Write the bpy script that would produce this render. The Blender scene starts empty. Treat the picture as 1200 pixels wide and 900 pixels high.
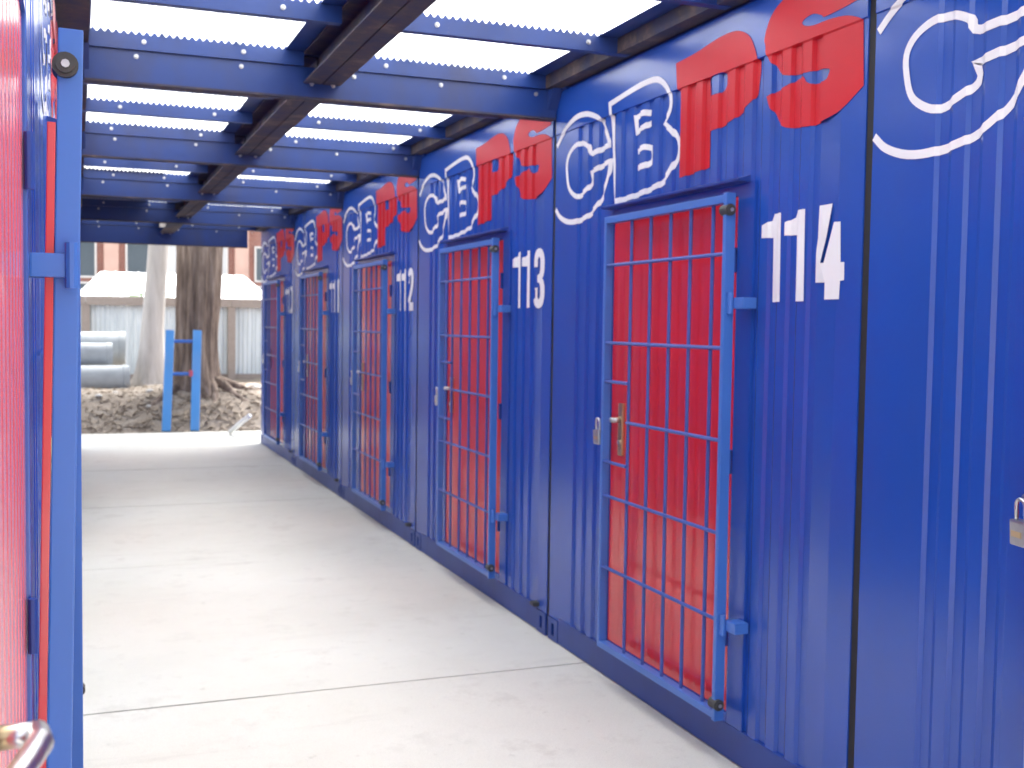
import bpy, bmesh, math, random
from mathutils import Vector, Matrix, noise
random.seed(7)
R = math.radians
sc = bpy.context.scene
COL = sc.collection

# ------------------------------------------------------------------ camera
cam_d = bpy.data.cameras.new('camera'); cam = bpy.data.objects.new('camera', cam_d); COL.objects.link(cam)
YAW, PITCH, ROLL, CAM_H = R(21.15), R(-3.02), R(0.80), 1.62
fw = Vector((math.sin(YAW)*math.cos(PITCH), math.cos(YAW)*math.cos(PITCH), math.sin(PITCH)))
rt = Vector((math.cos(YAW), -math.sin(YAW), 0)); up = rt.cross(fw)
r2 = rt*math.cos(ROLL) + up*math.sin(ROLL); u2 = up*math.cos(ROLL) - rt*math.sin(ROLL)
M = Matrix((r2, u2, -fw)).transposed().to_4x4(); M.translation = (0, 0, CAM_H)
cam.matrix_world = M
cam_d.sensor_width = 36; cam_d.lens = 36*1317.66/1200
cam_d.clip_start = 0.02; cam_d.clip_end = 2000
cam_d.dof.use_dof = True; cam_d.dof.focus_distance = 2.2; cam_d.dof.aperture_fstop = 7.0
sc.camera = cam

# ------------------------------------------------------------------ sky, sun, exposure
SUN_EL, SUN_AZ = R(58), R(28)          # azimuth: clockwise from +y
wd = bpy.data.worlds.new('World'); sc.world = wd; wd.use_nodes = True
nt = wd.node_tree; nt.nodes.clear()
sky = nt.nodes.new('ShaderNodeTexSky'); sky.sky_type = 'NISHITA'; sky.sun_disc = False
sky.sun_elevation = SUN_EL; sky.sun_rotation = SUN_AZ; sky.dust_density = 5.0; sky.air_density = 1.2; sky.ozone_density = 1.0
hs = nt.nodes.new('ShaderNodeHueSaturation'); hs.inputs['Saturation'].default_value = 0.30   # overcast: nearly white
bg = nt.nodes.new('ShaderNodeBackground'); bg.inputs['Strength'].default_value = 0.15
wo = nt.nodes.new('ShaderNodeOutputWorld')
nt.links.new(sky.outputs[0], hs.inputs['Color']); nt.links.new(hs.outputs[0], bg.inputs['Color']); nt.links.new(bg.outputs[0], wo.inputs[0])
sd = bpy.data.lights.new('sun', 'SUN'); sd.energy = 1.4; sd.angle = R(25); sd.color = (1, 0.97, 0.92)
sun = bpy.data.objects.new('sun', sd); COL.objects.link(sun)
sdir = Vector((math.sin(SUN_AZ)*math.cos(SUN_EL), math.cos(SUN_AZ)*math.cos(SUN_EL), math.sin(SUN_EL)))
sun.rotation_euler = (-sdir).to_track_quat('-Z', 'Y').to_euler()
vs = sc.view_settings; vs.view_transform = 'Standard'; vs.look = 'None'; vs.gamma = 1; vs.use_curve_mapping = False
vs.exposure = 2.3
sc.cycles.max_bounces = 8; sc.cycles.diffuse_bounces = 5; sc.cycles.glossy_bounces = 3; sc.cycles.transmission_bounces = 4

# ------------------------------------------------------------------ materials
MATS = {}
def newmat(name):
    m = bpy.data.materials.new(name); m.use_nodes = True
    n = m.node_tree; b = n.nodes['Principled BSDF']; MATS[name] = m
    return m, n, b
def tex(n, scale, detail=4, rough=.55, vec=None, stretch=None, space='Object'):
    t = n.nodes.new('ShaderNodeTexNoise'); t.inputs['Scale'].default_value = scale
    t.inputs['Detail'].default_value = detail; t.inputs['Roughness'].default_value = rough
    c = n.nodes.new('ShaderNodeTexCoord'); src = c.outputs[space]
    if space == 'World':
        pass
    if stretch:
        mp = n.nodes.new('ShaderNodeMapping'); mp.inputs['Scale'].default_value = stretch
        n.links.new(src, mp.inputs['Vector']); src = mp.outputs[0]
    n.links.new(src, t.inputs['Vector'])
    return t
def ramp(n, fac, stops):
    r = n.nodes.new('ShaderNodeValToRGB'); el = r.color_ramp.elements
    while len(el) < len(stops): el.new(.5)
    for e, (p, c) in zip(el, stops):
        e.position = p; e.color = (*c, 1) if len(c) == 3 else c
    n.links.new(fac, r.inputs[0]); return r
def mix(n, fac, a, b):
    x = n.nodes.new('ShaderNodeMix'); x.data_type = 'RGBA'
    if hasattr(fac, 'node'): n.links.new(fac, x.inputs[0])
    else: x.inputs[0].default_value = fac
    for i, v in ((6, a), (7, b)):
        if hasattr(v, 'node'): n.links.new(v, x.inputs[i])
        else: x.inputs[i].default_value = (*v, 1)
    return x.outputs[2]
def bump(n, b, h, strength=.2, dist=.01):
    u = n.nodes.new('ShaderNodeBump'); u.inputs['Strength'].default_value = strength; u.inputs['Distance'].default_value = dist
    n.links.new(h, u.inputs['Height']); n.links.new(u.outputs[0], b.inputs['Normal'])
def paint(name, col, rough=.38, dirt=(.10, .09, .09), dirt_amt=.35, wav=.12, spec=.5, rscale=.12, glare_sheen=0.0, chips=.55, chip_col=(.16, .14, .16)):
    m, n, b = newmat(name)
    v = tex(n, 1.3, 2); k = tex(n, 2.6, 5, .6, stretch=(1, 1, .6)); f = tex(n, 140, 2)
    c0 = mix(n, ramp(n, v.outputs[0], [(.3, (0, 0, 0)), (.75, (1, 1, 1))]).outputs[0], tuple(x*.92 for x in col), tuple(min(1, x*1.08) for x in col))
    d = ramp(n, k.outputs[0], [(.45, (0, 0, 0)), (.85, (dirt_amt,)*3)])
    ch = tex(n, 23, 8, .72, stretch=(1, 1, .7)); gate = tex(n, 1.1, 3)
    chm = ramp(n, ch.outputs[0], [(.665, (0, 0, 0)), (.70, (chips,)*3)])
    gm = ramp(n, gate.outputs[0], [(.45, (0, 0, 0)), (.62, (1, 1, 1))])
    mu_ = n.nodes.new('ShaderNodeMath'); mu_.operation = 'MULTIPLY'; n.links.new(chm.outputs[0], mu_.inputs[0]); n.links.new(gm.outputs[0], mu_.inputs[1])
    c1_ = mix(n, d.outputs[0], c0, dirt)
    n.links.new(mix(n, mu_.outputs[0], c1_, tuple(.5*x+.5*y for x, y in zip(col, chip_col))), b.inputs['Base Color'])
    rr = n.nodes.new('ShaderNodeMapRange'); rr.inputs['To Min'].default_value = rough-rscale; rr.inputs['To Max'].default_value = rough+rscale
    n.links.new(k.outputs[0], rr.inputs[0]); n.links.new(rr.outputs[0], b.inputs['Roughness'])
    b.inputs['Specular IOR Level'].default_value = spec
    b.inputs['Sheen Weight'].default_value = glare_sheen; b.inputs['Sheen Roughness'].default_value = .45  # white sheen stands in for bright glare at grazing angles
    ad = n.nodes.new('ShaderNodeMath'); ad.operation = 'MULTIPLY_ADD'; ad.inputs[1].default_value = .012
    n.links.new(f.outputs[0], ad.inputs[0]); n.links.new(v.outputs[0], ad.inputs[2])
    bump(n, b, ad.outputs[0], wav, .02)
    return m
paint('blue', (.006, .066, .39), .24, dirt=(.05, .08, .18), dirt_amt=.22, wav=.05, rscale=.025, spec=.75, glare_sheen=.02)
paint('blue_steel', (.014, .050, .27), .42, dirt=(.05, .045, .05), dirt_amt=.5)
paint('blue_grille', (.055, .170, .54), .33, dirt_amt=.12)
paint('blue_bar', (.035, .085, .36), .4, dirt_amt=.1)
paint('blue_beam', (.009, .040, .20), .42, dirt=(.045, .035, .035), dirt_amt=.7)
paint('red', (.66, .012, .027), .19, dirt_amt=.08, wav=.03, rscale=.03, spec=.8, glare_sheen=.07)
paint('red_letter', (.56, .008, .020), .40, dirt_amt=.1, spec=.3)
paint('white_letter', (.80, .79, .80), .5, dirt=(.4, .42, .5), dirt_amt=.25)
paint('ladder_blue', (.06, .27, .62), .5, dirt=(.3, .35, .4), dirt_amt=.3)
paint('pink', (.62, .10, .16), .5)
paint('white_roof', (.78, .79, .80), .5, dirt_amt=.08)
paint('cream', (.62, .52, .46), .7, dirt_amt=.15)
paint('pillar', (.62, .42, .36), .7, dirt_amt=.15)
paint('white_plastic', (.75, .75, .74), .4, dirt_amt=.1)
def simple(name, col, rough=.5, metal=0.0, bscale=None, bstr=.2):
    m, n, b = newmat(name)
    t = tex(n, bscale or 30, 5)
    n.links.new(mix(n, t.outputs[0], tuple(x*.75 for x in col), tuple(min(1, x*1.2) for x in col)), b.inputs['Base Color'])
    b.inputs['Roughness'].default_value = rough; b.inputs['Metallic'].default_value = metal
    bump(n, b, t.outputs[0], bstr, .003)
    return m
simple('steel', (.62, .61, .60), .28, 1.0)
simple('zinc', (.50, .50, .52), .4, .8)
simple('padlock_steel', (.50, .51, .52), .35, 1.0)
simple('brass', (.70, .55, .33), .32, 1.0)
simple('rubber', (.012, .012, .014), .75)
simple('knob_grey', (.05, .05, .05), .55)
simple('slot_shade', (.004, .004, .006), .9)
simple('bare_timber', (.33, .28, .25), .85, 0, 18, .5)
simple('stone', (.55, .53, .50), .9, 0, 14, .6)
simple('glass', (.10, .13, .16), .08)
simple('lit_pane', (.60, .63, .66), .6)  # pale base colour puts the whitish lit look into window panes
simple('window_frame', (.70, .70, .70), .5)
simple('green_cap', (.05, .30, .22), .5)
# rusty primer underside
m, n, b = newmat('rusty'); t = tex(n, 6, 7, .7, stretch=(1, 1, 1)); t2 = tex(n, 40, 4)
c = ramp(n, t.outputs[0], [(.38, (.022, .026, .070)), (.54, (.060, .046, .055)), (.68, (.16, .11, .09))])
n.links.new(c.outputs[0], b.inputs['Base Color']); b.inputs['Roughness'].default_value = .75; bump(n, b, t2.outputs[0], .3, .004)
# concrete
m, n, b = newmat('concrete')
a = tex(n, .8, 6, .6); bb = tex(n, 4.5, 8, .7); f = tex(n, 260, 3, .7); w = tex(n, 2.2, 5, .6, stretch=(.35, 2.6, 1))
c1 = mix(n, ramp(n, a.outputs[0], [(.32, (0, 0, 0)), (.7, (1, 1, 1))]).outputs[0], (.54, .53, .475), (.62, .615, .565))
c2 = mix(n, ramp(n, bb.outputs[0], [(.55, (0, 0, 0)), (.80, (.45, .45, .45))]).outputs[0], c1, (.36, .34, .31))
c3 = mix(n, ramp(n, w.outputs[0], [(.60, (0, 0, 0)), (.78, (.40, .40, .40))]).outputs[0], c2, (.33, .30, .27))
c4 = mix(n, ramp(n, f.outputs[0], [(.40, (.35, .35, .35)), (.52, (0, 0, 0))]).outputs[0], c3, (.36, .35, .33))
sp_ = tex(n, 13, 5, .6); st_ = tex(n, 1.6, 7, .72)
c5 = mix(n, ramp(n, sp_.outputs[0], [(.66, (0, 0, 0)), (.71, (.26, .26, .26))]).outputs[0], c4, (.25, .23, .20))
c6 = mix(n, ramp(n, st_.outputs[0], [(.57, (0, 0, 0)), (.66, (.30, .30, .30)), (.70, (.12, .12, .12))]).outputs[0], c5, (.34, .31, .27))
n.links.new(c6, b.inputs['Base Color']); b.inputs['Roughness'].default_value = .8
ad = n.nodes.new('ShaderNodeMath'); ad.operation = 'MULTIPLY_ADD'; ad.inputs[1].default_value = .25
n.links.new(f.outputs[0], ad.inputs[0]); n.links.new(bb.outputs[0], ad.inputs[2]); bump(n, b, ad.outputs[0], .22, .006)
# joint filler
simple('joint', (.16, .15, .14), .95)
# earth
m, n, b = newmat('earth'); a = tex(n, 1.3, 8, .7); g = tex(n, 22, 6, .75)
c1 = ramp(n, a.outputs[0], [(.3, (.22, .17, .13)), (.5, (.36, .30, .24)), (.68, (.52, .46, .39))])
c2 = mix(n, ramp(n, g.outputs[0], [(.45, (0, 0, 0)), (.65, (1, 1, 1))]).outputs[0], c1.outputs[0], (.36, .30, .24))
n.links.new(c2, b.inputs['Base Color']); b.inputs['Roughness'].default_value = .95; bump(n, b, g.outputs[0], .9, .05)
# bark
def bark(name, lo, mid, hi, sc_):
    m, n, b = newmat(name); a = tex(n, sc_, 7, .65, stretch=(1, 1, .12)); g = tex(n, 50, 4)
    c = ramp(n, a.outputs[0], [(.32, lo), (.5, mid), (.68, hi)])
    n.links.new(c.outputs[0], b.inputs['Base Color']); b.inputs['Roughness'].default_value = .95
    bump(n, b, a.outputs[0], .8, .04)
bark('bark_dark', (.065, .045, .034), (.18, .13, .10), (.32, .25, .20), 11)
bark('bark_pale', (.40, .37, .34), (.52, .49, .46), (.60, .57, .54), 7)
# leaves
def leaf(name, a_, b_):
    m, n, b = newmat(name); t = tex(n, 1.5, 4)
    n.links.new(mix(n, t.outputs[0], a_, b_), b.inputs['Base Color']); b.inputs['Roughness'].default_value = .6
leaf('leaf', (.05, .09, .03), (.11, .16, .06)); leaf('leaf_pale', (.16, .26, .12), (.26, .36, .2)); leaf('leaf_dry', (.22, .16, .11), (.40, .32, .23))
# galvanised fence sheet
m, n, b = newmat('galv'); a = tex(n, 5, 6, .6, stretch=(1, 1, .2))
c = ramp(n, a.outputs[0], [(.3, (.50, .56, .60)), (.55, (.64, .70, .73)), (.75, (.70, .75, .78))]); n.links.new(c.outputs[0], b.inputs['Base Color'])
b.inputs['Roughness'].default_value = .55
simple('pipe_grey', (.36, .39, .41), .75, 0, 8, .3)
# brick
m, n, b = newmat('brick'); tc = n.nodes.new('ShaderNodeTexCoord'); mp = n.nodes.new('ShaderNodeMapping'); mp.inputs['Rotation'].default_value = (R(90), 0, 0)
br = n.nodes.new('ShaderNodeTexBrick'); br.inputs['Scale'].default_value = 4.2; br.inputs['Color1'].default_value = (.33, .13, .10, 1); br.inputs['Color2'].default_value = (.24, .095, .08, 1); br.inputs['Mortar'].default_value = (.42, .36, .32, 1)
n.links.new(tc.outputs['Object'], mp.inputs[0]); n.links.new(mp.outputs[0], br.inputs['Vector']); n.links.new(br.outputs[0], b.inputs['Base Color']); b.inputs['Roughness'].default_value = .9
# translucent roofing
m, n, b = newmat('polycarbonate'); n.nodes.remove(b)
tr = n.nodes.new('ShaderNodeBsdfTranslucent'); df = n.nodes.new('ShaderNodeBsdfDiffuse'); gl = n.nodes.new('ShaderNodeBsdfGlossy'); gl.inputs['Roughness'].default_value = .25
a = tex(n, 5, 7, .7, stretch=(2.6, .45, 1)); c = ramp(n, a.outputs[0], [(.30, (.05, .05, .05)), (.37, (.45, .46, .45)), (.43, (.95, .97, .97))])
n.links.new(c.outputs[0], tr.inputs[0]); df.inputs[0].default_value = (.8, .83, .83, 1)
m1 = n.nodes.new('ShaderNodeMixShader'); m1.inputs[0].default_value = .06; n.links.new(tr.outputs[0], m1.inputs[1]); n.links.new(df.outputs[0], m1.inputs[2])
m2 = n.nodes.new('ShaderNodeMixShader'); m2.inputs[0].default_value = .05; n.links.new(m1.outputs[0], m2.inputs[1]); n.links.new(gl.outputs[0], m2.inputs[2])
tp = n.nodes.new('ShaderNodeBsdfTransparent'); n.links.new(c.outputs[0], tp.inputs[0])
m3 = n.nodes.new('ShaderNodeMixShader'); m3.inputs[0].default_value = .34; n.links.new(m2.outputs[0], m3.inputs[1]); n.links.new(tp.outputs[0], m3.inputs[2])
n.links.new(m3.outputs[0], n.nodes['Material Output'].inputs[0])

# ------------------------------------------------------------------ helpers
def tag(o, label=None, cat=None, group=None, kind=None):
    if label: o['label'] = label
    if cat: o['category'] = cat
    if group: o['group'] = group
    if kind: o['kind'] = kind
    return o
def link(name, me, mat, parent=None, loc=None, rot=None):
    if mat and not me.materials: me.materials.append(MATS[mat])
    o = bpy.data.objects.new(name, me); COL.objects.link(o)
    if parent: o.parent = parent
    if loc: o.location = loc
    if rot: o.rotation_euler = rot
    return o
def empty(name, loc=(0, 0, 0), rz=0):
    o = bpy.data.objects.new(name, None); COL.objects.link(o); o.location = loc; o.rotation_euler = (0, 0, rz)
    o.empty_display_size = .2; return o
def copy_tree(o, parent=None):
    c = o.copy(); COL.objects.link(c); c.parent = parent
    for ch in list(o.children): copy_tree(ch, c)
    return c
class MB:
    def __init__(s): s.bm = bmesh.new()
    def box(s, x0, x1, y0, y1, z0, z1, bev=0):
        r = bmesh.ops.create_cube(s.bm, size=1); vs_ = r['verts']
        for v in vs_:
            v.co = Vector(((x0+x1)/2+v.co.x*(x1-x0), (y0+y1)/2+v.co.y*(y1-y0), (z0+z1)/2+v.co.z*(z1-z0)))
        if bev:
            es = {e for v in vs_ for e in v.link_edges}
            bmesh.ops.bevel(s.bm, geom=list(es), offset=bev, segments=2, affect='EDGES', profile=.7)
        return s
    def cyl(s, a, b_, r, seg=10, r2=None, caps=True):
        a = Vector(a); b_ = Vector(b_); d = b_-a
        q = d.to_track_quat('Z', 'Y').to_matrix().to_4x4(); q.translation = (a+b_)/2
        bmesh.ops.create_cone(s.bm, cap_ends=caps, segments=seg, radius1=r, radius2=r if r2 is None else r2, depth=d.length, matrix=q)
        return s
    def prism(s, poly, axis, a0, a1):
        """poly: 2D points extruded along axis ('x','y','z')"""
        def P(p, a):
            return {'x': (a, p[0], p[1]), 'y': (p[0], a, p[1]), 'z': (p[0], p[1], a)}[axis]
        A = [s.bm.verts.new(P(p, a0)) for p in poly]; B = [s.bm.verts.new(P(p, a1)) for p in poly]
        k = len(poly)
        fs = [s.bm.faces.new(A), s.bm.faces.new(B[::-1])] + [s.bm.faces.new((A[i], B[i], B[(i+1) % k], A[(i+1) % k])) for i in range(k)]
        bmesh.ops.recalc_face_normals(s.bm, faces=fs)
        return s
    def tube(s, pts, r, seg=8):
        prev = None; rings = []
        for i, p in enumerate(pts):
            p = Vector(p); d = (Vector(pts[min(i+1, len(pts)-1)])-Vector(pts[max(i-1, 0)])).normalized()
            q = d.to_track_quat('Z', 'Y').to_matrix()
            rr = r[i] if isinstance(r, (list, tuple)) else r
            rings.append([s.bm.verts.new(p+q@Vector((math.cos(2*math.pi*j/seg)*rr, math.sin(2*math.pi*j/seg)*rr, 0))) for j in range(seg)])
        for A, B in zip(rings, rings[1:]):
            # align by nearest first vertex
            off = min(range(seg), key=lambda k: sum((A[j].co-B[(j+k) % seg].co).length for j in range(0, seg, 2)))
            for j in range(seg): s.bm.faces.new((A[j], A[(j+1) % seg], B[(j+1+off) % seg], B[(j+off) % seg]))
            B[:] = B[off:]+B[:off]
        s.bm.faces.new(rings[0][::-1]); s.bm.faces.new(rings[-1])
        return s
    def mesh(s, name, smooth=False):
        bmesh.ops.recalc_face_normals(s.bm, faces=s.bm.faces[:])
        me = bpy.data.meshes.new(name); s.bm.to_mesh(me); s.bm.free()
        if smooth:
            for p in me.polygons: p.use_smooth = True
        return me
    def build(s, name, mat, parent=None, loc=None, rot=None, smooth=False):
        return link(name, s.mesh(name, smooth), mat, parent, loc, rot)

W = 2.272            # right container face
XL = -.074           # left container face
Y0, S = 5.312, 2.45  # seam between 113 and 114, container pitch

# ------------------------------------------------------------------ ground, slabs, bank
g = MB().box(-400, 400, -400, 400, -.5, -.09).build('ground', 'earth'); tag(g, 'bare brown earth of the yard stretching to the horizon', 'ground', kind='structure')
base = MB().box(-.9, W+.9, -7, 16.80, -.30, -.005).build('concrete_path', 'joint'); tag(base, 'pale concrete walkway of cast slabs between the container rows', 'path', kind='structure')
GAP = [.004, .005, .005, .005, .005, .002, .009, .007, .004]
ys = [-7, -3.2, -.55, 2.15, 4.845, 7.68, 10.21, 12.72, 16.83]
for i, (a, b_) in enumerate(zip(ys, ys[1:])):
    ga, gb = GAP[i], GAP[i+1]
    NS = 160; xs = [-1+(W+2)*q_/NS for q_ in range(NS+1)]
    def jag(x, sd): return .0022*noise.noise((x*14, sd, 0))+.003*noise.noise((x*1.3, sd, 5))+.006*max(0, noise.noise((x*9, sd, 11))-.45)
    poly = [(x, a+ga+jag(x, i*7.3)) for x in xs]+[(x, b_-gb-jag(x, i*7.3+3.1)) for x in reversed(xs)]
    MB().prism(poly, 'z', -.28, random.uniform(-.0008, .0008)).build('slab', 'concrete', base)

def bank_h(x, y):
    t = max(0, min(1, (y-16.9)/1.5)); t = t*t*(3-2*t)
    h = .46*t
    h += .16*math.exp(-((x-1.85)**2+(y-18.4)**2)/.9)
    h += t*(.10*noise.noise((x*.8, y*.8, 3)) + .05*noise.noise((x*2.6, y*2.6, 9)) + .025*noise.noise((x*7, y*7, 1)))
    return h-.055 if y < 17 else h-.055*max(0, 1-(y-17)/.3)
bm = bmesh.new(); NX, NY = 150, 110; G = []
for j in range(NY+1):
    y = 16.82+(j/NY)**1.5*15
    G.append([bm.verts.new((x, y, bank_h(x, y))) for x in [-7+20*i/NX for i in range(NX+1)]])
for j in range(NY):
    for i in range(NX): bm.faces.new((G[j][i], G[j][i+1], G[j+1][i+1], G[j+1][i]))
me = bpy.data.meshes.new('earth_bank'); bm.to_mesh(me); bm.free()
for p in me.polygons: p.use_smooth = True
o = link('earth_bank', me, 'earth'); tag(o, 'low brown earth bank with roots beyond the concrete', 'terrain', kind='structure')

# ------------------------------------------------------------------ lettering data (metres on the container face, t from the left edge)
LG = [[(0.032, 2.521), (0.09, 2.564), (0.17, 2.603), (0.271, 2.629), (0.37, 2.628), (0.444, 2.613), (0.528, 2.582), (0.581, 2.534), (0.623, 2.476), (0.628, 2.445), (0.437, 2.434), (0.408, 2.468), (0.342, 2.495), (0.265, 2.497), (0.194, 2.47), (0.159, 2.424), (0.164, 2.358), (0.187, 2.299), (0.241, 2.261), (0.298, 2.246), (0.363, 2.262), (0.43, 2.287), (0.446, 2.312), (0.428, 2.345), (0.643, 2.372), (0.629, 2.312), (0.592, 2.256), (0.544, 2.204), (0.427, 2.148), (0.291, 2.128), (0.178, 2.133), (0.082, 2.164), (0.026, 2.207)]]
LB = [[(0.642, 2.627), (0.86, 2.65), (1.008, 2.658), (1.1, 2.648), (1.167, 2.608), (1.2, 2.56), (1.195, 2.507), (1.141, 2.462), (1.206, 2.424), (1.250, 2.383), (1.262, 2.343), (1.252, 2.306), (1.218, 2.275), (1.135, 2.221), (1.002, 2.2), (0.843, 2.187), (0.689, 2.183), (0.673, 2.307), (0.659, 2.445), (0.653, 2.557), (0.642, 2.627)],
      [(1.014, 2.526), (0.953, 2.536), (0.883, 2.528), (0.889, 2.465), (1.016, 2.482)], [(0.898, 2.378), (0.968, 2.389), (1.029, 2.376), (1.038, 2.343), (1.014, 2.314), (0.901, 2.308)]]
LP = [[(1.246, 2.684), (1.399, 2.692), (1.552, 2.71), (1.654, 2.713), (1.725, 2.7), (1.781, 2.669), (1.816, 2.62), (1.836, 2.564), (1.829, 2.492), (1.817, 2.45), (1.764, 2.425), (1.703, 2.399), (1.596, 2.378), (1.509, 2.372), (1.512, 2.238), (1.435, 2.231), (1.285, 2.221), (1.272, 2.468)],
      [(1.49, 2.577), (1.595, 2.578), (1.621, 2.555), (1.612, 2.53), (1.583, 2.508), (1.497, 2.508)]]
LS = [[(1.884, 2.609), (1.877, 2.639), (1.9, 2.689), (1.937, 2.724), (1.984, 2.745), (2.039, 2.768), (2.119, 2.778), (2.223, 2.781), (2.321, 2.775), (2.403, 2.763), (2.409, 2.645), (2.374, 2.641), (2.295, 2.634), (2.217, 2.631), (2.204, 2.639), (2.16, 2.655), (2.112, 2.651), (2.095, 2.64), (2.113, 2.627), (2.162, 2.617), (2.23, 2.617), (2.296, 2.612), (2.345, 2.603), (2.392, 2.586), (2.409, 2.576), (2.419, 2.373), (2.387, 2.356), (2.341, 2.332), (2.294, 2.313), (2.236, 2.302), (2.168, 2.292), (2.088, 2.297), (2.013, 2.308), (1.964, 2.332), (1.939, 2.364), (1.908, 2.397), (1.891, 2.434), (1.921, 2.44), (2.035, 2.454), (2.071, 2.463), (2.103, 2.464), (2.121, 2.443), (2.153, 2.429), (2.192, 2.426), (2.23, 2.429), (2.248, 2.452), (2.241, 2.461), (2.194, 2.47), (2.151, 2.471), (2.033, 2.481), (1.967, 2.5), (1.936, 2.531), (1.906, 2.554), (1.885, 2.587)]]
DIG = {  # digit outlines, left edge 0, base z 1.712
 '1': [[(.062, .308), (.115, .308), (.12, 0), (.062, 0), (.058, .225), (.0, .227), (.0, .272), (.05, .285)]],
 '4': [[(.027, .311), (.095, .312), (.067, .205), (.037, .124), (.056, .123), (.105, .252), (.138, .251), (.144, .122), (.163, .121), (.164, .064), (.144, .062), (.141, .004), (.065, .004), (.065, .059), (.001, .061), (0, .159)]],
 '3': [[(.012, .215), (.060, .215), (.062, .255), (.078, .268), (.094, .255), (.096, .205), (.086, .180), (.058, .170), (.058, .135), (.088, .126), (.098, .1), (.096, .058), (.080, .042), (.064, .055), (.062, .105), (.008, .105), (.006, .055), (.028, .012), (.078, -.004), (.128, .010), (.154, .055), (.156, .105), (.140, .140), (.124, .152), (.142, .170), (.154, .21), (.150, .262), (.122, .300), (.080, .312), (.036, .3), (.013, .262)]],
 '2': [[(.0, .0), (.150, .0), (.150, .060), (.072, .062), (.135, .155), (.152, .210), (.150, .262), (.122, .300), (.078, .312), (.034, .3), (.010, .262), (.006, .20), (.056, .20), (.060, .248), (.078, .262), (.094, .248), (.094, .208), (.070, .150), (.012, .070)]],
 '0': [[(.0, .07), (.02, .018), (.076, -.002), (.132, .018), (.152, .07), (.152, .24), (.132, .292), (.076, .312), (.02, .292), (0, .24)], [(.055, .08), (.055, .23), (.076, .258), (.098, .23), (.098, .08), (.076, .052)]],
}
# corrugation profile of the container face
CP, CT0, CD = .1165, .291, .011
C_LO, C_HI, Z_HEAD = .275, 2.215, 2.578
def breaks():
    out = []
    k = 0
    while CT0+k*CP < 2.19:
        t = CT0+k*CP
        out += [t-.005, t+.005, t+.040, t+.062]; k += 1
    return [t for t in out if C_LO < t < C_HI]
BR = breaks()
def depth(t, z):
    if z >= Z_HEAD: return -.005
    if t < C_LO or t > C_HI: return 0
    u = (t-CT0+.005) % CP
    if t < CT0-.005: return 0
    if t > BR[-1]: return 0
    if u < .010: return CD*u/.010
    if u < .045: return CD
    if u < .067: return CD*(1-(u-.045)/.022)
    return 0
def catmull(pts, closed, corner=55, n=4):
    """smooth gentle bends, keep sharp corners"""
    k = len(pts); P = [Vector(p) for p in pts]; out = []
    def ang(i):
        if not closed and i in (0, k-1): return 180
        a = P[i]-P[i-1]; b_ = P[(i+1) % k]-P[i]
        if a.length < 1e-6 or b_.length < 1e-6: return 180
        return math.degrees(a.angle(b_))
    sharp = [ang(i) > corner for i in range(k)]
    segs = k if closed else k-1
    for i in range(segs):
        j = (i+1) % k
        p1, p2 = P[i], P[j]
        p0 = p1-(p2-p1) if sharp[i] else P[i-1]
        p3 = p2+(p2-p1) if sharp[j] else P[(j+1) % k]
        for s_ in range(n):
            t = s_/n
            out.append(.5*((2*p1)+(p2-p0)*t+(2*p0-5*p1+4*p2-p3)*t*t+(3*p1-p0-3*p2+p3)*t*t*t))
    if not closed: out.append(P[-1])
    return [(p.x, p.y) for p in out]
def drape(bm, off=.0022):
    for t in BR: bmesh.ops.bisect_plane(bm, geom=bm.verts[:]+bm.edges[:]+bm.faces[:], plane_co=(t, 0, 0), plane_no=(1, 0, 0), dist=1e-5)
    for z in (Z_HEAD-.006, Z_HEAD): bmesh.ops.bisect_plane(bm, geom=bm.verts[:]+bm.edges[:]+bm.faces[:], plane_co=(0, 0, z), plane_no=(0, 0, 1), dist=1e-5)
    for v in bm.verts:
        z = v.co.z
        d = depth(v.co.x, z if abs(z-Z_HEAD) > 1e-4 else Z_HEAD)
        v.co.y = d-off
    for f in bm.faces:
        if f.normal.y > 0: f.normal_flip()
def filled(loops, name, dx=0, dz=0, smooth=True):
    bm = bmesh.new(); es = []
    for lp in loops:
        pts = catmull(lp, True) if smooth else lp
        vs_ = [bm.verts.new((x+dx, 0, z+dz)) for x, z in pts]
        es += [bm.edges.new((vs_[i], vs_[(i+1) % len(vs_)])) for i in range(len(vs_))]
    bmesh.ops.triangle_fill(bm, use_beauty=True, use_dissolve=False, edges=es, normal=(0, -1, 0))
    bm.normal_update(); drape(bm)
    me = bpy.data.meshes.new(name); bm.to_mesh(me); bm.free(); return me
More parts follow.
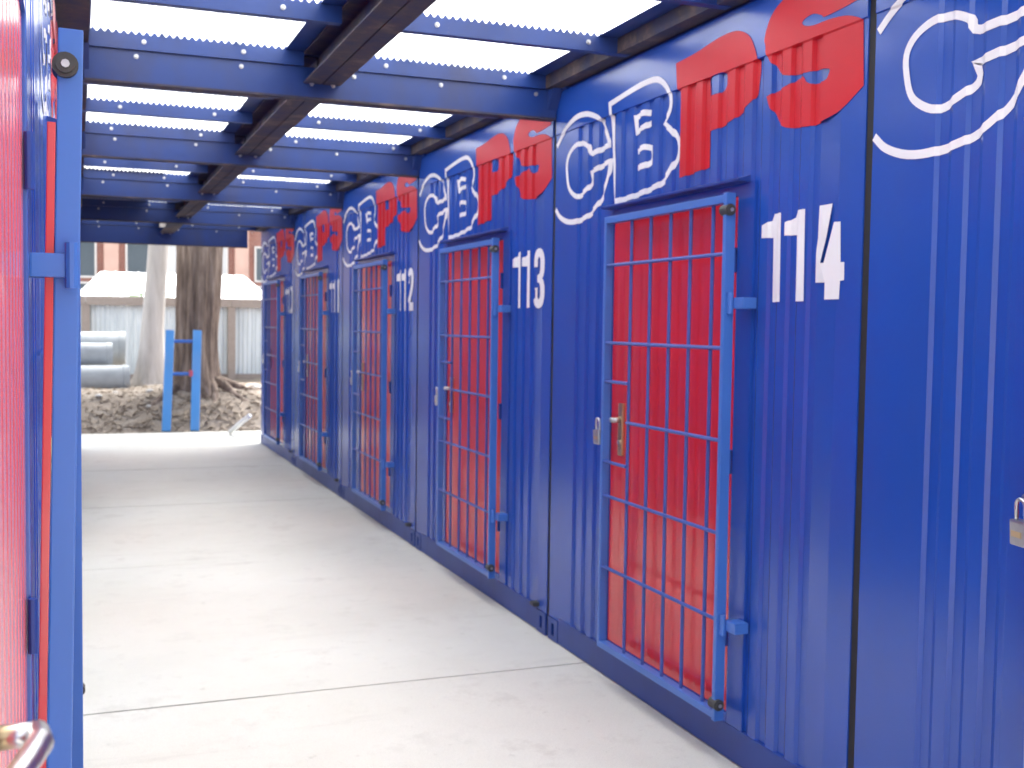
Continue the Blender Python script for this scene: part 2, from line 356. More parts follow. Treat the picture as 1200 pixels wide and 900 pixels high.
def stroked(lines, name, w=.0125):
    bm = bmesh.new()
    for ln in lines:
        closed = ln[0] == ln[-1]
        pts = catmull(ln[:-1], True) if closed else catmull(ln, False)
        if closed: pts = pts+[pts[0]]
        k = len(pts); L = []
        for i, p in enumerate(pts):
            a = Vector(pts[i-1] if i else (pts[-2] if closed else p)); b_ = Vector(pts[i+1] if i < k-1 else (pts[1] if closed else p)); p = Vector(p)
            d1 = (p-a).normalized() if (p-a).length > 1e-6 else (b_-p).normalized(); d2 = (b_-p).normalized() if (b_-p).length > 1e-6 else d1
            n1 = Vector((-d1.y, d1.x)); n2 = Vector((-d2.y, d2.x)); nn = (n1+n2)
            nn = nn.normalized() if nn.length > .2 else n1
            s_ = min(1.6, 1/max(.4, nn.dot(n1)))
            ww = w*s_*(1+.12*noise.noise((p.x*9, p.y*9, 4)))
            L.append((bm.verts.new((p.x+nn.x*ww, 0, p.y+nn.y*ww)), bm.verts.new((p.x-nn.x*ww, 0, p.y-nn.y*ww))))
        for (a, b_), (c, d) in zip(L, L[1:]): bm.faces.new((a, b_, d, c))
    bm.normal_update(); drape(bm, .0021)
    me = bpy.data.meshes.new(name); bm.to_mesh(me); bm.free(); return me
ME_G, ME_B = stroked(LG, 'letter_g'), stroked(LB, 'letter_b')
ME_P, ME_S = filled(LP, 'letter_p'), filled(LS, 'letter_s')

# ------------------------------------------------------------------ container
def wall_mesh():
    bm = bmesh.new()
    def patch(t0, t1, z0, z1):
        ts = sorted({t0, t1, *[t for t in BR if t0 < t < t1]})
        zs = [z0, z1]
        rows = [[bm.verts.new((t, depth(t, min(z, Z_HEAD-.01)), z)) for t in ts] for z in zs]
        for i in range(len(ts)-1): bm.faces.new((rows[0][i], rows[0][i+1], rows[1][i+1], rows[1][i]))
        # closing lip under the header
    patch(.14, .625, .13, Z_HEAD+.004); patch(1.812, 2.31, .13, Z_HEAD+.004); patch(.625, 1.812, 2.148, Z_HEAD+.004)
    me = bpy.data.meshes.new('front_wall'); bm.to_mesh(me); bm.free(); return me
HT = 2.10   # hinge side reference
def make_container():
    root = empty('storage_container')
    link('front_wall', wall_mesh(), 'blue', root)
    for a, b_ in ((.018, .14), (2.31, 2.432)):
        MB().box(a, b_, .0, .15, .118, 2.79).build('corner_post', 'blue', root)
    MB().box(.14, 2.31, -.003, .08, .004, .134, .006).build('bottom_rail', 'blue_steel', root)
    hd = MB().box(.0185, 2.4315, -.005, .06, Z_HEAD, 2.79, .003).build('header', 'blue', root)
    MB().box(.018, 2.432, .012, 6.05, 2.791, 2.896).build('roof', 'blue_steel', root)
    MB().box(.018, .05, .15, 6.05, .01, 2.79).build('side_wall', 'blue_steel', root)
    MB().box(2.40, 2.432, .15, 6.05, .01, 2.79).build('side_wall', 'blue_steel', root)
    MB().box(.05, 2.40, 6.0, 6.05, .01, 2.79).build('rear_wall', 'blue_steel', root)
    MB().box(.05, 2.40, .081, 6.0, .01, .12).build('floor_frame', 'blue_steel', root)
    # rubber seal between this container and its neighbour
    MB().box(2.433, 2.467, .004, .05, .004, 2.80).build('gap_seal', 'rubber', root)
    # corner castings with slotted hole
    def casting(t0, t1, z0, z1, hz0, hz1):
        bm_ = MB(); c = (t0+t1)/2; h = .017
        bm_.box(t0, c-h, -.006, .15, z0, z1); bm_.box(c+h, t1, -.006, .15, z0, z1)
        bm_.box(c-h, c+h, -.006, .15, z0, hz0); bm_.box(c-h, c+h, -.006, .15, hz1, z1)
        o_ = bm_.build('corner_casting', 'blue_steel', root)
        MB().box(c-h, c+h, .03, .06, hz0, hz1).build('slot_shade_block', 'slot_shade', o_)  # near-black block, the shade inside the slot put into its colour
    for a, b_ in ((.018, .139), (2.311, 2.432)):
        casting(a, b_, .004, .117, .028, .092)
        casting(a, b_, 2.792, 2.905, 2.815, 2.88)
    MB().box(2.285, 2.335, -.035, .01, .134, .156, .005).build('lug', 'knob_grey', root)
    # door frame
    f = MB(); f.box(.605, .692, -.002, .06, .134, 2.15, .003); f.box(1.722, 1.83, -.001, .06, .134, 2.15, .003)
    f.box(.672, 1.722, 0, .06, 2.105, 2.15); f.box(.672, 1.722, -.002, .06, .1345, .172, .003)
    f.build('door_frame', 'blue', root)
    MB().prism([(-.048, 2.150), (-.050, 2.158), (0, 2.172), (.02, 2.172), (.02, 2.146)], 'x', .655, 1.80).build('drip_rail', 'blue_steel', root)
    # door leaf: lightly ribbed sheet
    bm_ = bmesh.new(); ts = [.691]; k = 0
    while .71+k*.0815 < 1.66:
        t = .71+k*.0815; ts += [t, t+.006, t+.030, t+.036]; k += 1
    ts = [t for t in ts if t < 1.68]+[1.723]
    def dd(t):
        u = (t-.71) % .0815
        return .006+(.0008 if .003 < u < .033 and t > .68 else 0)
    A = [bm_.verts.new((t, dd(t), .174)) for t in ts]; B = [bm_.verts.new((t, dd(t), 2.103)) for t in ts]
    for i in range(len(ts)-1): bm_.faces.new((A[i], A[i+1], B[i+1], B[i]))
    me = bpy.data.meshes.new('door'); bm_.to_mesh(me); bm_.free()
    door = link('door', me, 'red', root)
    for z in (1.87, 1.12, .47): MB().cyl((1.712, -.004, z-.045), (1.712, -.004, z+.045), .008, 10).build('door_hinge', 'blue_steel', door)
    MB().box(.785, .823, -.008, .008, 1.040, 1.275, .006).build('handle_plate', 'brass', door)
    h = MB().cyl((.804, -.006, 1.20), (.804, -.040, 1.20), .011, 14); h.tube([(.808, -.038, 1.20), (.78, -.042, 1.20), (.74, -.034, 1.20), (.70, -.024, 1.199), (.675, -.018, 1.198)], [.0115, .0115, .0110, .0105, .009], 14)
    h.build('lever_handle', 'steel', door, smooth=True)
    MB().cyl((.804, -.006, 1.10), (.804, -.014, 1.10), .012).build('lock_cylinder', 'steel', door)
    # security grille, origin on the hinge line
    HX, HY = 1.795, -.065
    fr = MB(); X = lambda t: t-HX; Yg = lambda y: y-HY
    fr.box(X(1.756), X(1.778), Yg(-.085), Yg(-.045), .165, 2.108, .003)
    fr.box(X(.764), X(.784), Yg(-.083), Yg(-.046), .172, 2.102, .003)
    fr.box(X(.784), X(1.756), Yg(-.083), Yg(-.046), 2.072, 2.102, .003)
    fr.box(X(.784), X(1.756), Yg(-.083), Yg(-.046), .172, .200, .003)
    gr = fr.build('security_grille', 'blue_grille', root, (HX, HY, 0))
    for t in (.995, 1.167, 1.333, 1.491, 1.654):
        MB().cyl((X(t), Yg(-.063), .19), (X(t), Yg(-.063), 2.08), .0075, 8).build('bar', 'blue_bar', gr)
    for z, a, b_ in ((1.888, .77, 1.765), (1.545, .77, 1.765), (1.205, .995, 1.765), (.862, .77, 1.765), (.540, .77, 1.765), (1.374, .77, 1.0), (1.015, .77, 1.0)):
        MB().cyl((X(a), Yg(-.071), z), (X(b_), Yg(-.071), z), .0075, 8).build('bar', 'blue_bar', gr)
    for z in (2.045, .228):
        yk = Yg(-.073)
        o_ = MB().cyl((X(1.742), yk, z), (X(1.790), yk, z), .021, 18).cyl((X(1.789), yk, z), (X(1.796), yk, z), .015, 18).build('bumper', 'knob_grey', gr)
        MB().cyl((X(1.795), yk, z), (X(1.800), yk, z), .007, 8).build('screw', 'zinc', o_)
    MB().box(X(.72), X(.766), Yg(-.070), Yg(-.062), 1.16, 1.20).build('lock_lug', 'blue_grille', gr)
    for z in (1.709, .528):
        hg = MB().box(1.79, 1.86, -.058, -.001, z-.020, z+.020, .003).build('hinge', 'blue_grille', root)
        MB().cyl((1.790, -.066, z-.038), (1.790, -.066, z+.038), .011, 10).build('hinge_pin', 'blue_grille', hg, smooth=False)
    # lettering
    link('letter_g', ME_G, 'white_letter', root); link('letter_b', ME_B, 'white_letter', root)
    link('letter_p', ME_P, 'red_letter', root); link('letter_s', ME_S, 'red_letter', root)
    return root
def child(o, n): return [c for c in o.children if c.name.split('.')[0] == n]
def digits(root, text):
    for ch, t in zip(text, (1.882, 2.020, 2.187)):
        me = filled(DIG[ch], 'digit', t, 1.712, smooth=ch not in '14')
        link('digit', me, 'white_letter', root)
proto = make_container()
RIGHT = [(-1, None), (0, '114'), (1, '113'), (2, '112'), (3, '111'), (4, '110')]
def place(i, xf, y, rz, label, group):
    o_ = proto if i == 0 else copy_tree(proto)
    o_.location = (xf, y, 0); o_.rotation_euler = (0, 0, rz)
    tag(o_, label, 'container', group); return o_
PAD = []
n_ = 0
rlab = {None: 'blue container with an outlined white G, next along from container 114, number out of view',
        '114': 'blue container numbered 114, tall barred red door with brass handle', '113': 'blue container numbered 113, standing between the 112 and 114 containers',
        '112': 'blue container numbered 112, glare on its ribbed wall', '111': 'blue container between number 112 and the last of its row',
        '110': 'blue container at the yard end of the numbered row'}
conts = {}
for k, num in RIGHT:
    o_ = place(n_, W, Y0+k*S, R(-90), rlab[num], 'blue storage containers'); n_ += 1
    conts[num] = o_
YL = .25
llab = ['blue container opposite 114 with its barred grille swung open', 'blue container across the walkway, second after the open grille', 'blue container in the unnumbered row facing 112', 'blue container in the unnumbered row, two short of the yard', 'blue container next to the last one of the unnumbered row', 'blue container at the yard end of the unnumbered row']
lefts = []
for k in range(6):
    o_ = place(n_, XL, YL+k*S, R(90), llab[k], 'blue storage containers'); n_ += 1; lefts.append(o_)
for num, o_ in conts.items():
    if num: digits(o_, num)
for n__ in ('handle_plate', 'lever_handle', 'lock_cylinder'):
    for d_ in child(lefts[0], 'door'):
        for h_ in child(d_, n__): h_.location.z += .055
gr0 = child(lefts[0], 'security_grille')[0]; gr0.rotation_euler = (R(-1.2), 0, R(181)); gr0.location.y += .042; gr0['label'] = 'barred grille swung fully open'
MB().box(-.060, -.018, -.035, -.021, .20, 1.95, .002).build('edge_strip', 'red', gr0)

for d_ in child(lefts[0], 'drip_rail'): bpy.data.objects.remove(d_)
# ------------------------------------------------------------------ padlocks
def padlock():
    o_ = empty('padlock')
    MB().box(-.024, .024, -.011, .011, -.052, 0, .005).build('body', 'padlock_steel', o_)
    pts = [(-.015, 0, -.004), (-.015, 0, .025)]+[(.015*math.cos(a), 0, .027+.015*math.sin(a)) for a in [math.pi*(1-i/8) for i in range(9)]]+[(.015, 0, .025), (.015, 0, -.004)]
    MB().tube(pts, .0042, 8).build('shackle', 'steel', o_, smooth=True)
    MB().box(-.016, .016, -.0125, -.0105, -.034, -.022).build('maker_plate', 'brass', o_)
    return o_
pl = padlock()
plab = {None: 'padlock on the container with the outlined G, brass plated front', '114': 'small silver padlock left of the brass handle on 114', '113': 'small silver padlock on the barred door between 112 and 114', '112': 'small padlock on the glare washed container numbered 112', '111': 'small padlock on the door between 112 and the last container', '110': 'small padlock on the last numbered container by the yard'}
for i, (k, num) in enumerate(RIGHT):
    o_ = pl if i == 0 else copy_tree(pl)
    o_.location = (W-.075, Y0+k*S-.722, 1.150); o_.rotation_euler = (R(3), 0, R(-90+random.uniform(-12, 12))); o_.scale = (1.25,)*3
    tag(o_, plab[num], 'padlock', 'padlocks on the container doors')

# ------------------------------------------------------------------ walkway roof
roof = empty('walkway_roof', (W/2, Y0, 2.67)); tag(roof, 'blue steel framed walkway roof with translucent ribbed sheets', 'roof')
RX, RY, RZ = roof.location
def rb(mb, name, mat, parent=None, smooth=False):
    """build in world coordinates, parented to the roof"""
    p = parent or roof
    o_ = mb.build(name, mat, p, smooth=smooth)
    off = Vector((RX, RY, RZ)) if p is roof else Vector((0, 0, 0))
    o_.data.transform(Matrix.Translation(-Vector((RX, RY, RZ))))
    return o_
XA, XB = .035, W-.012
SPX0, SPX1 = .985, 1.155
def channel(y, z0, z1, fl, th=.006, back=1):
    return [(y, z0), (y+fl*back, z0), (y+fl*back, z0+th), (y+th*back, z0+th), (y+th*back, z1-th), (y+fl*back, z1-th), (y+fl*back, z1), (y, z1)]
bolt_me = MB().cyl((0, .002, 0), (0, -.003, 0), .0105, 12).cyl((0, -.003, 0), (0, -.010, 0), .007, 6).mesh('bolt')
bolt_me.materials.append(MATS['zinc'])
def bolt(x, y, z, parent, rx=0):
    o_ = bpy.data.objects.new('bolt', bolt_me); COL.objects.link(o_); o_.parent = parent
    o_.location = (x-RX, y-RY, z-RZ); o_.rotation_euler = (rx, 0, 0)
for k in range(-2, 5):
    y = Y0+k*S
    last = k == 4
    z0 = 2.665 if not last else 2.585
    bmx = rb(MB().prism(channel(y-.03, z0, 2.80, .06), 'x', XA, XB if not last else XB-.17), 'cross_beam', 'blue_beam')
    rb(MB().box(XA, XB if not last else XB-.17, y-.036, y+.034, z0-.010, z0-.001), 'flange', 'rusty', bmx)
    for x in [XA+.2+i*.48 for i in range(5)]:
        bolt(x+random.uniform(-.03, .03), y-.031, 2.775, bmx)
    # wall brackets
    for xx, sg in ((W-.006, -1), (.004, 1)):
        if k == 4: continue
        rb(MB().prism([(y-.10, 2.80), (y+.02, 2.80), (y+.02, 2.66), (y-.0, 2.66)], 'x', xx-.05*(sg < 0), xx+.05*(sg > 0)), 'bracket', 'blue_beam')
    for j in range(3):
        if last and j: continue
        yp = y+j*S/3-(.045 if j == 0 else .03)
        for xa, xb in ((XA, SPX0), (SPX1, XB)):
            p_ = rb(MB().prism(channel(yp, 2.802, 2.868, .045, .005), 'x', xa, xb), 'purlin', 'blue_beam')
            fl_ = MB(); nq = int((xb-xa)/.004); top = []
            for q_ in range(nq+1):
                xq = xa+(xb-xa)*q_/nq
                top.append((fl_.bm.verts.new((xq, yp+.002, 2.866)), fl_.bm.verts.new((xq, yp+.002, 2.8755+.0075*math.sin(2*math.pi*(xq+.13)/.032)))))
            for (a_, b__), (c_, d_) in zip(top, top[1:]): fl_.bm.faces.new((a_, c_, d_, b__))
            rb(fl_, 'closure_strip', 'blue_beam', p_)
            for x in [xa+.22, xb-.24]:
                bolt(x+random.uniform(-.05, .05), yp-.001, 2.838, p_)
    if not last:
        sp = MB(); xm = (SPX0+SPX1)/2
        sp.prism([(SPX0, 2.725), (xm-.003, 2.725), (xm-.003, 2.865), (SPX0, 2.865), (SPX0, 2.857), (xm-.011, 2.857), (xm-.011, 2.733), (SPX0, 2.733)], 'y', y+.035, y+S-.033)
        sp.prism([(SPX1, 2.725), (xm+.003, 2.725), (xm+.003, 2.865), (SPX1, 2.865), (SPX1, 2.857), (xm+.011, 2.857), (xm+.011, 2.733), (SPX1, 2.733)], 'y', y+.035, y+S-.033)
        o_ = rb(sp, 'spine_beam', 'rusty')
        for x in (xm-.05, xm+.05): bolt(x, y+S-.05, 2.722, o_, R(90))
YA, YB = Y0-2*S-.1, Y0+4*S+.12
rb(MB().prism([(W-.075, 2.804), (W+.06, 2.804), (W+.06, 2.812), (W-.067, 2.812), (W-.067, 2.872), (W-.075, 2.872)], 'y', YA, YB), 'ledger', 'rusty')
rb(MB().prism([(.052, 2.806), (XL-.05, 2.806), (XL-.05, 2.814), (.044, 2.814), (.044, 2.872), (.052, 2.872)], 'y', YA, YB-.4), 'ledger', 'rusty')
for xa, xb in ((W-.165, W+.05), (SPX0-.085, SPX1-.01), (-.05, .06)):
    rb(MB().box(xa, xb, YA, YB, 2.8695, 2.8715), 'flashing', 'blue_beam')
# ribbed sheets
def sheet_mesh(w, l, pitch=.032, amp=.0075):
    bm_ = bmesh.new(); n__ = int(w/pitch*6); rows = []
    for j in range(5):
        y = l*j/4
        rows.append([bm_.verts.new((w*i/n__, y, amp*math.sin(2*math.pi*w*i/n__/pitch))) for i in range(n__+1)])
    for a, b_ in zip(rows, rows[1:]):
        for i in range(n__): bm_.faces.new((a[i], a[i+1], b_[i+1], b_[i]))
    me = bpy.data.meshes.new('roof_sheet'); bm_.to_mesh(me); bm_.free()
    for p in me.polygons: p.use_smooth = True
    me.materials.append(MATS['polycarbonate']); return me
sm = sheet_mesh(.84, S+.12); sm2 = sheet_mesh(.84, S+.12); sm2.materials.clear(); sm2.materials.append(MATS['blue_beam'])
for k in range(-2, 4):
    for j in range(3):
        o_ = bpy.data.objects.new('roof_sheet', sm2 if (k == 2 and j == 0) else sm); COL.objects.link(o_); o_.parent = roof
        o_.location = (-.13+j*.80-RX, Y0+k*S-.08-RY, 2.8775+.004*(j % 2)+.004*((k+2) % 2)-RZ)
# twigs and leaf litter lying on the sheets
tw = MB()
for i in range(90):
    x = random.uniform(.1, .95) if i % 3 else random.uniform(1.2, 2.15); y = random.uniform(3.2, 5.2); a = random.uniform(0, 6.28); L_ = random.uniform(.05, .22)
    tw.cyl((x, y, 2.897), (x+L_*math.cos(a), y+L_*math.sin(a), 2.90+random.uniform(0, .01)), random.uniform(.002, .005), 5)
for i in range(700):
    # drifts of fallen leaves above the middle bays
    yy = random.uniform(7.9, 13.2); xx = random.uniform(.05, 1.0) if random.random() < .72 else random.uniform(1.1, 2.2)
    if random.random() < .35: yy = random.uniform(10.2, 13.2)
    s_ = random.uniform(.03, .06); a = random.uniform(0, 6.28); zz = 2.895+random.uniform(0, .03)
    c_, d_ = math.cos(a)*s_, math.sin(a)*s_
    vs_ = [tw.bm.verts.new(p) for p in ((xx-c_, yy-d_, zz), (xx+d_*.5, yy-c_*.5, zz+.006), (xx+c_, yy+d_, zz), (xx-d_*.5, yy+c_*.5, zz+.008))]
    tw.bm.faces.new(vs_)
o_ = tw.build('leaf_litter', 'leaf_dry'); tag(o_, 'fallen twigs and dry leaves lying on the translucent roof sheets', 'leaf litter', kind='stuff')

# ------------------------------------------------------------------ yard: ladder, trees, pipes, fence, rocks
ld = empty('ladder', (1.32, 16.98, 0)); tag(ld, 'short light blue ladder frame leaning on the dark trunk', 'ladder')
dv = Vector((.115, .80, 1.46))
def beam(a, b_, wx, wy):
    a = Vector(a); b_ = Vector(b_); d = (b_-a).normalized(); xr = Vector((1, 0, 0)); xr = (xr-d*xr.dot(d)).normalized(); yr = d.cross(xr)
    m_ = MB(); V = []
    for p in (a, b_):
        V.append([m_.bm.verts.new(p+xr*sx*wx/2+yr*sy*wy/2) for sx, sy in ((-1, -1), (1, -1), (1, 1), (-1, 1))])
    m_.bm.faces.new(V[0][::-1]); m_.bm.faces.new(V[1])
    for i in range(4): m_.bm.faces.new((V[0][i], V[0][(i+1) % 4], V[1][(i+1) % 4], V[1][i]))
    bmesh.ops.bevel(m_.bm, geom=m_.bm.edges[:], offset=.006, segments=1, affect='EDGES')
    return m_
for dx in (-.125, .275): beam((dx, 0, .0), Vector((dx, 0, 0))+dv, .125, .05).build('side_rail', 'ladder_blue', ld)
for f_ in (.89, .56):
    p = dv*f_
    MB().cyl(Vector((-.125, 0, 0))+p, Vector((.275, 0, 0))+p, .025, 10).build('rung', 'blue_grille', ld)
p = dv*.565; MB().box(p.x+.17, p.x+.225, p.y-.045, p.y+.03, p.z-.045, p.z+.045, .008).build('tape', 'pink', ld)

def trunk_mesh(pts, radii, seg=40, ridge=.08, freq=5, flare=None, seed=0):
    bm_ = bmesh.new(); rings = []
    # resample
    P = [Vector(p) for p in pts]; fine = []
    for i in range(len(P)-1):
        for s_ in range(10):
            t = s_/10; fine.append((P[i].lerp(P[i+1], t), radii[i]*(1-t)+radii[i+1]*t))
    fine.append((P[-1], radii[-1]))
    for c, r in fine:
        ring = []
        for j in range(seg):
            a = 2*math.pi*j/seg; dx, dy = math.cos(a), math.sin(a)
            k = 1+ridge*noise.noise((dx*freq*.5+seed, dy*freq*.5, c.z*.5))+ridge*.7*noise.noise((dx*freq*1.6+seed, dy*freq*1.6, c.z*.9))
            rr = r*k
            if flare:
                hh = max(0, c.z-flare[0]); e = math.exp(-hh/flare[1])
                rr += r*flare[2]*e*(.35+.65*max(0, math.sin(a*5+seed+.7*math.sin(a*2))))
            ring.append(bm_.verts.new(c+Vector((dx*rr, dy*rr, 0))))
        rings.append(ring)
    for A, B in zip(rings, rings[1:]):
        for j in range(seg): bm_.faces.new((A[j], A[(j+1) % seg], B[(j+1) % seg], B[j]))
    bm_.faces.new(rings[-1])
    me = bpy.data.meshes.new('trunk'); bm_.to_mesh(me); bm_.free()
    for p_ in me.polygons: p_.use_smooth = True
    return me
def crown_mesh(c, rx, rz, n_leaf, clumps, size=.11, seed=1):
    rnd = random.Random(seed); vs_, fs = [], []
    cl = []
    for i in range(clumps):
        d = Vector((rnd.gauss(0, 1), rnd.gauss(0, 1), rnd.gauss(0, .8))).normalized()*rnd.uniform(.3, 1)
        cl.append((Vector((c[0]+d.x*rx, c[1]+d.y*rx, c[2]+d.z*rz)), rnd.uniform(.35, .8)*rx*.36))
    for i in range(n_leaf):
        p, r = rnd.choice(cl)
        q = p+Vector((rnd.gauss(0, r*.55), rnd.gauss(0, r*.55), rnd.gauss(0, r*.45)))
        a = Vector((rnd.gauss(0, 1), rnd.gauss(0, 1), rnd.gauss(0, .6))).normalized(); b_ = a.orthogonal().normalized()
        s_ = size*rnd.uniform(.6, 1.4); i0 = len(vs_)
        vs_ += [q-a*s_, q+b_*s_*.4, q+a*s_, q-b_*s_*.4]; fs.append((i0, i0+1, i0+2, i0+3))
    me = bpy.data.meshes.new('crown'); me.from_pydata(vs_, [], fs); return me
def limbs(base, targets, r, mat, parent, loc):
    for i, t in enumerate(targets):
        b_ = Vector(base); t = Vector(t); mid = b_.lerp(t, .5)+Vector((0, 0, .3))
        MB().tube([b_-Vector((0, 0, .2)), b_.lerp(mid, .5)+Vector((.05, 0, .05)), mid, t], [r, r*.8, r*.6, r*.25], 10).build('limb', mat, parent, smooth=True)
# dark rough tree
dt = empty('rough_bark_tree', (1.77, 18.35, .35)); tag(dt, 'thick dark brown rough-barked tree behind the blue ladder', 'tree')
me = trunk_mesh([(0, 0, -.25), (-.02, 0, .35), (-.01, 0, 1.1), (.02, 0, 2.2), (.06, 0, 3.4)], [.36, .31, .30, .33, .36], 64, .20, 7, (0, .30, .75), 2)
link('trunk', me, 'bark_dark', dt)
limbs((.0, 0, 3.3), [(-1.6, .4, 6.5), (-.3, 1.2, 7.5), (1.4, .3, 6.8), (.8, -.8, 7.6)], .2, 'bark_dark', dt, None)
link('crown', crown_mesh((.1, .3, 7.4), 4.2, 2.2, 30000, 60, .15, 3), 'leaf', dt)
for i, (a, L_) in enumerate(((-2.6, 1.5), (-1.9, 1.0), (-1.2, .9), (-.45, 1.1), (.15, 1.3))):
    pts = []
    for s_ in range(7):
        t = s_/6; x = math.cos(a+.25*math.sin(3*t+i))*(.25+t*L_); y = math.sin(a+.25*math.sin(3*t+i))*(.25+t*L_)*.8
        wy = max(16.9, 18.35+y)
        pts.append((x, wy-18.35, bank_h(1.77+x, wy)-.35-.02-.08*t+.10*(1-t)**3))
    MB().tube(pts, [.10*(1-.8*s_/6) for s_ in range(7)], 8).build('root', 'bark_dark', dt, smooth=True)
# pale smooth tree
pt = empty('smooth_bark_tree', (1.20, 20.5, .45)); tag(pt, 'slender pale smooth-barked tree in front of the fence', 'tree')
me = trunk_mesh([(0, 0, -.25), (0, 0, .25), (.02, 0, 1.0), (.09, 0, 2.0), (.17, 0, 3.2), (.2, 0, 4.6)], [.25, .225, .195, .175, .16, .13], 40, .05, 3, (0, .25, .7), 5)
link('trunk', me, 'bark_pale', pt)
limbs((.2, 0, 4.5), [(-1.0, .6, 7), (.9, .9, 7.4), (.3, -.6, 7.8)], .1, 'bark_pale', pt, None)
link('crown', crown_mesh((.3, .5, 8.0), 3.2, 1.6, 14000, 34, .13, 8), 'leaf', pt)

# pipes lying in a stack
def pipe(y, z, r, x1, label, L_=2.6, tilt=0):
    o_ = empty('concrete_pipe', (x1, y, z)); tag(o_, label, 'pipe', 'grey pipes stacked by the fence')
    bm_ = bmesh.new(); seg = 36; ri = r*.80; rings = []
    for x, rr in ((-L_, r), (-.10, r), (-.095, r*1.04), (0, r*1.04), (0, ri), (-L_, ri)):
        rings.append([bm_.verts.new((x, math.cos(2*math.pi*j/seg)*rr, math.sin(2*math.pi*j/seg)*rr)) for j in range(seg)])
    rings.append(rings[0])
    for A, B in zip(rings, rings[1:]):
        for j in range(seg): bm_.faces.new((A[j], A[(j+1) % seg], B[(j+1) % seg], B[j]))
    bmesh.ops.recalc_face_normals(bm_, faces=bm_.faces[:])
    me = bpy.data.meshes.new('barrel'); bm_.to_mesh(me); bm_.free()
    link('barrel', me, 'pipe_grey', o_, rot=(0, 0, tilt))
pipe(20.0, bank_h(0, 20.0)+.15, .235, .80, 'grey pipe lying on the ground at the bottom of the stack', tilt=R(4))
pipe(20.35, bank_h(0, 20.35)+.54, .205, .55, 'grey pipe in the middle of the stack, shortest end', tilt=R(2))
pipe(21.2, bank_h(0, 21.2)+.62, .30, .80, 'grey pipe behind and above the other two', tilt=R(-3))
MB_ = MB().box(-1.8, .4, 20.55, 21.6, .2, bank_h(0, 21.2)+.34, .03)
o_ = MB_.build('timber_block', 'bare_timber'); tag(o_, 'rough timber bearer under the rearmost grey pipe', 'timber')

# fence
FY = 23.0
fence = empty('corrugated_fence', (2, FY, .4)); tag(fence, 'grey corrugated metal fence with timber rails and posts', 'fence')
def fb(mb, name, mat, smooth=False):
    o_ = mb.build(name, mat, fence, smooth=smooth); o_.data.transform(Matrix.Translation((-2, -FY, -.4))); return o_
bm_ = bmesh.new(); rows = []; w_ = .80; nn = 66
prof = [(w_*i/nn, .011*max(-.75, min(.75, 1.5*math.sin(2*math.pi*w_*i/nn/.088)))) for i in range(nn+1)]
A = [bm_.verts.new((x, y, 0)) for x, y in prof]; B = [bm_.verts.new((x, y, 1.58)) for x, y in prof]
for i in range(nn): bm_.faces.new((A[i], A[i+1], B[i+1], B[i]))
shm = bpy.data.meshes.new('fence_sheet'); bm_.to_mesh(shm); bm_.free(); shm.materials.append(MATS['galv'])
for i in range(-8, 14):
    o_ = bpy.data.objects.new('fence_sheet', shm); COL.objects.link(o_); o_.parent = fence
    o_.location = (i*.775+.2-2, .004*(i % 2), .34-.4+random.uniform(-.012, .012)); o_.rotation_euler = (0, R(random.uniform(-.4, .4)), 0)
for x in (-5.2, -2.5, .15, 2.86, 5.55, 8.3, 10.9):
    fb(MB().box(x-.075, x+.075, FY-.15, FY-.02, .1, 1.90, .008), 'post', 'bare_timber')
for a, b_ in ((-6.2, -2.5), (-2.497, .15), (.153, 2.86), (2.863, 5.55), (5.553, 11.0)):
    fb(MB().box(a, b_, FY-.17, FY+.05, 1.885, 2.055, .01), 'top_rail', 'bare_timber')
    fb(MB().box(a, b_, FY-.055, FY-.018, .32, .56, .008), 'base_board', 'bare_timber')
# stones on the bank
rng = random.Random(4)
spots = [(2.75, 18.9, .10), (2.95, 19.2, .07), (3.05, 18.6, .06), (3.3, 19.5, .09), (2.6, 19.6, .06), (1.05, 18.3, .06), (.55, 18.6, .05), (3.25, 18.9, .05), (2.5, 18.3, .045), (.3, 18.1, .05), (2.85, 18.25, .05), (1.0, 17.7, .04)]
for i, (x, y, r) in enumerate(spots):
    bm_ = bmesh.new(); bmesh.ops.create_icosphere(bm_, subdivisions=2, radius=r)
    for v in bm_.verts: v.co *= 1+.45*noise.noise(v.co*9+Vector((i*3, 0, 0))); v.co.z *= .65
    me = bpy.data.meshes.new('rock'); bm_.to_mesh(me); bm_.free()
    o_ = link('rock', me, 'stone', loc=(x, y, bank_h(x, y)+r*.25)); tag(o_, 'small pale stone lying on the earth bank', 'stone', 'stones on the earth bank')
# loose mulch on the bank
mu = MB()
for i in range(3800):
    x = rng.uniform(-1.5, 5.0); y = 17.0+abs(rng.gauss(0, 1.3)); z = bank_h(x, y)+.005; a = rng.uniform(0, 6.28); L_ = rng.uniform(.02, .09); wv = rng.uniform(.006, .02)
    c_, s_ = math.cos(a), math.sin(a); t_ = rng.uniform(-.02, .04)
    vv = [mu.bm.verts.new(p) for p in ((x-c_*L_, y-s_*L_, z), (x+s_*wv, y-c_*wv, z+.015), (x+c_*L_, y+s_*L_, z+.01+t_), (x-s_*wv, y+c_*wv, z+.015))]
    mu.bm.faces.new(vv)
o_ = mu.build('mulch', 'leaf_dry'); tag(o_, 'dry leaves and bark chips scattered over the earth bank', 'mulch', kind='stuff')
# white plastic offcut leaning at the end of the right row
o_ = MB().tube([(2.02, 16.35, .03), (2.12, 16.15, .16), (2.235, 15.9, .30)], .035, 12).build('drain_pipe', 'white_plastic', smooth=True)
tag(o_, 'short white plastic pipe propped against the last numbered container', 'pipe')

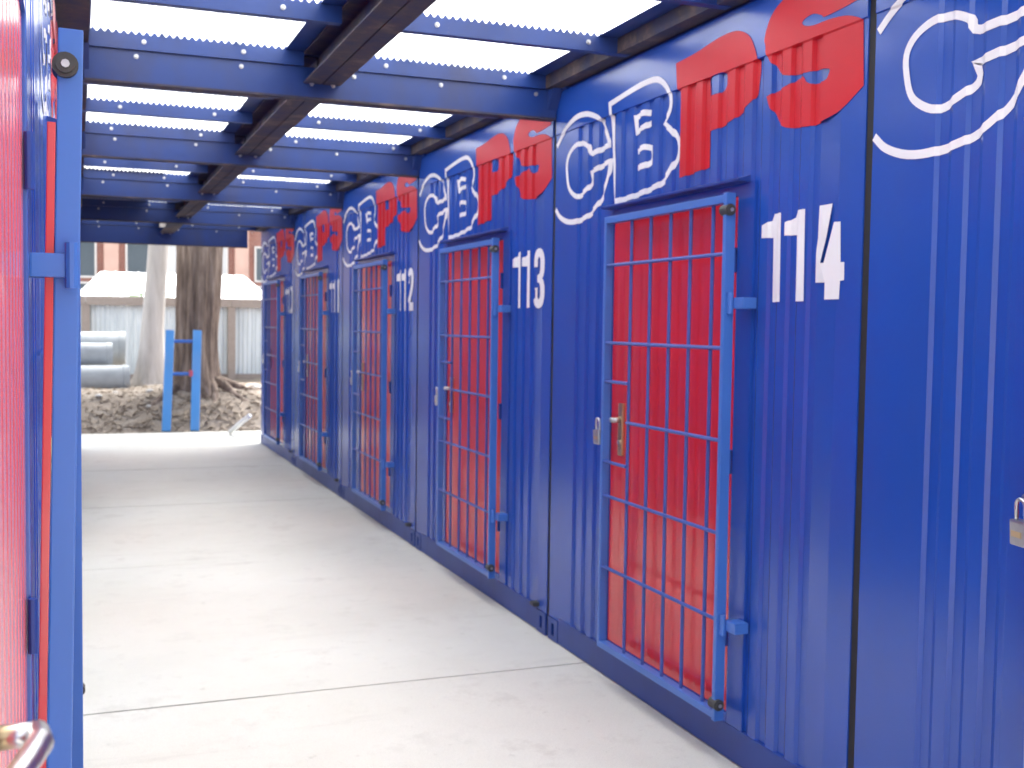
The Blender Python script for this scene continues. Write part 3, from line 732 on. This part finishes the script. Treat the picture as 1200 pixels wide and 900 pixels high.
# shrub beyond the fence
sh = empty('shrub', (1.15, 24.2, .2)); tag(sh, 'pale green shrub showing over the fence beside the pale trunk', 'shrub')
for i in range(6):
    a = i*1.05; MB().tube([(0, 0, 0), (.12*math.cos(a), .12*math.sin(a), .9), (.5*math.cos(a), .4*math.sin(a), 1.9)], [.03, .02, .008], 6).build('stem', 'bark_dark', sh)
link('foliage', crown_mesh((-.1, 0, 1.55), .75, .62, 1500, 16, .07, 5), 'leaf_pale', sh)

# white roofed shed beyond the fence
shed = empty('white_roofed_shed', (2.3, 30, 0)); tag(shed, 'low shed with a white hipped metal roof behind the fence', 'shed')
MB().box(-2.0, 2.1, -1.7, 1.7, -.1, 2.02).build('wall', 'cream', shed)
m_ = MB(); e = [(-2.45, -2.1, 2.02), (2.35, -2.1, 2.02), (2.35, 2.1, 2.02), (-2.45, 2.1, 2.02)]; rg = [(-1.75, 0, 2.80), (1.75, 0, 2.80)]
V = [m_.bm.verts.new(p) for p in e+rg]
for f_ in ((0, 1, 5, 4), (1, 2, 5), (2, 3, 4, 5), (3, 0, 4), (3, 2, 1, 0)): m_.bm.faces.new([V[i] for i in f_])
rf = m_.build('roof', 'white_roof', shed)
for i in range(17):
    x = -2.2+i*.27
    # standing seams on the front slope
    top = min(1.0, (x+2.45)/.70, (2.35-x)/.60)
    if top > .1: MB().tube([(x, -2.1, 2.035), (x, -2.1+2.1*top, 2.035+.78*top)], .014, 6).build('roof_rib', 'white_roof', rf)

# brick building in the distance
BY = 45
bd = empty('brick_building', (4, BY, 0)); tag(bd, 'red brick building with pale pillars and windows beyond the shed', 'building')
def bb_(mb, name, mat, parent=None):
    o_ = mb.build(name, mat, parent or bd); o_.data.transform(Matrix.Translation((-4, -BY, 0))); return o_
bb_(MB().box(-9, 18, BY+.1, BY+9, -.1, 8.5), 'wall', 'brick')
bb_(MB().box(-9.4, 18.4, BY-.5, BY+9.4, 8.5, 8.75), 'roof', 'white_roof')
cols = [-6.0, -2.4, 1.2, 6.0, 9.6, 13.2]
for x in cols: bb_(MB().box(x-.26, x+.26, BY-.18, BY+.1, -.1, 8.3, .02), 'pillar', 'pillar')
for a, b_ in zip(cols, cols[1:]):
    for z0, z1 in ((1.2, 3.0), (3.15, 4.55), (5.4, 7.3)):
        n_w = max(2, round((b_-a-.9)/1.15)); w_ = (b_-a-.9)/n_w
        for i in range(n_w):
            x0 = a+.45+i*w_+.06; x1 = x0+w_-.12
            f = MB(); f.box(x0, x1, BY+.03, BY+.099, z0, z0+.07); f.box(x0, x1, BY+.03, BY+.099, z1-.07, z1)
            f.box(x0, x0+.07, BY+.03, BY+.099, z0+.07, z1-.07); f.box(x1-.07, x1, BY+.03, BY+.099, z0+.07, z1-.07)
            wn = bb_(f, 'window', 'window_frame')
            bb_(MB().box(x0+.071, x1-.071, BY+.06, BY+.098, z0+.071, z1-.071), 'pane', 'lit_pane' if (i+int(a*3)) % 3 else 'glass', wn)
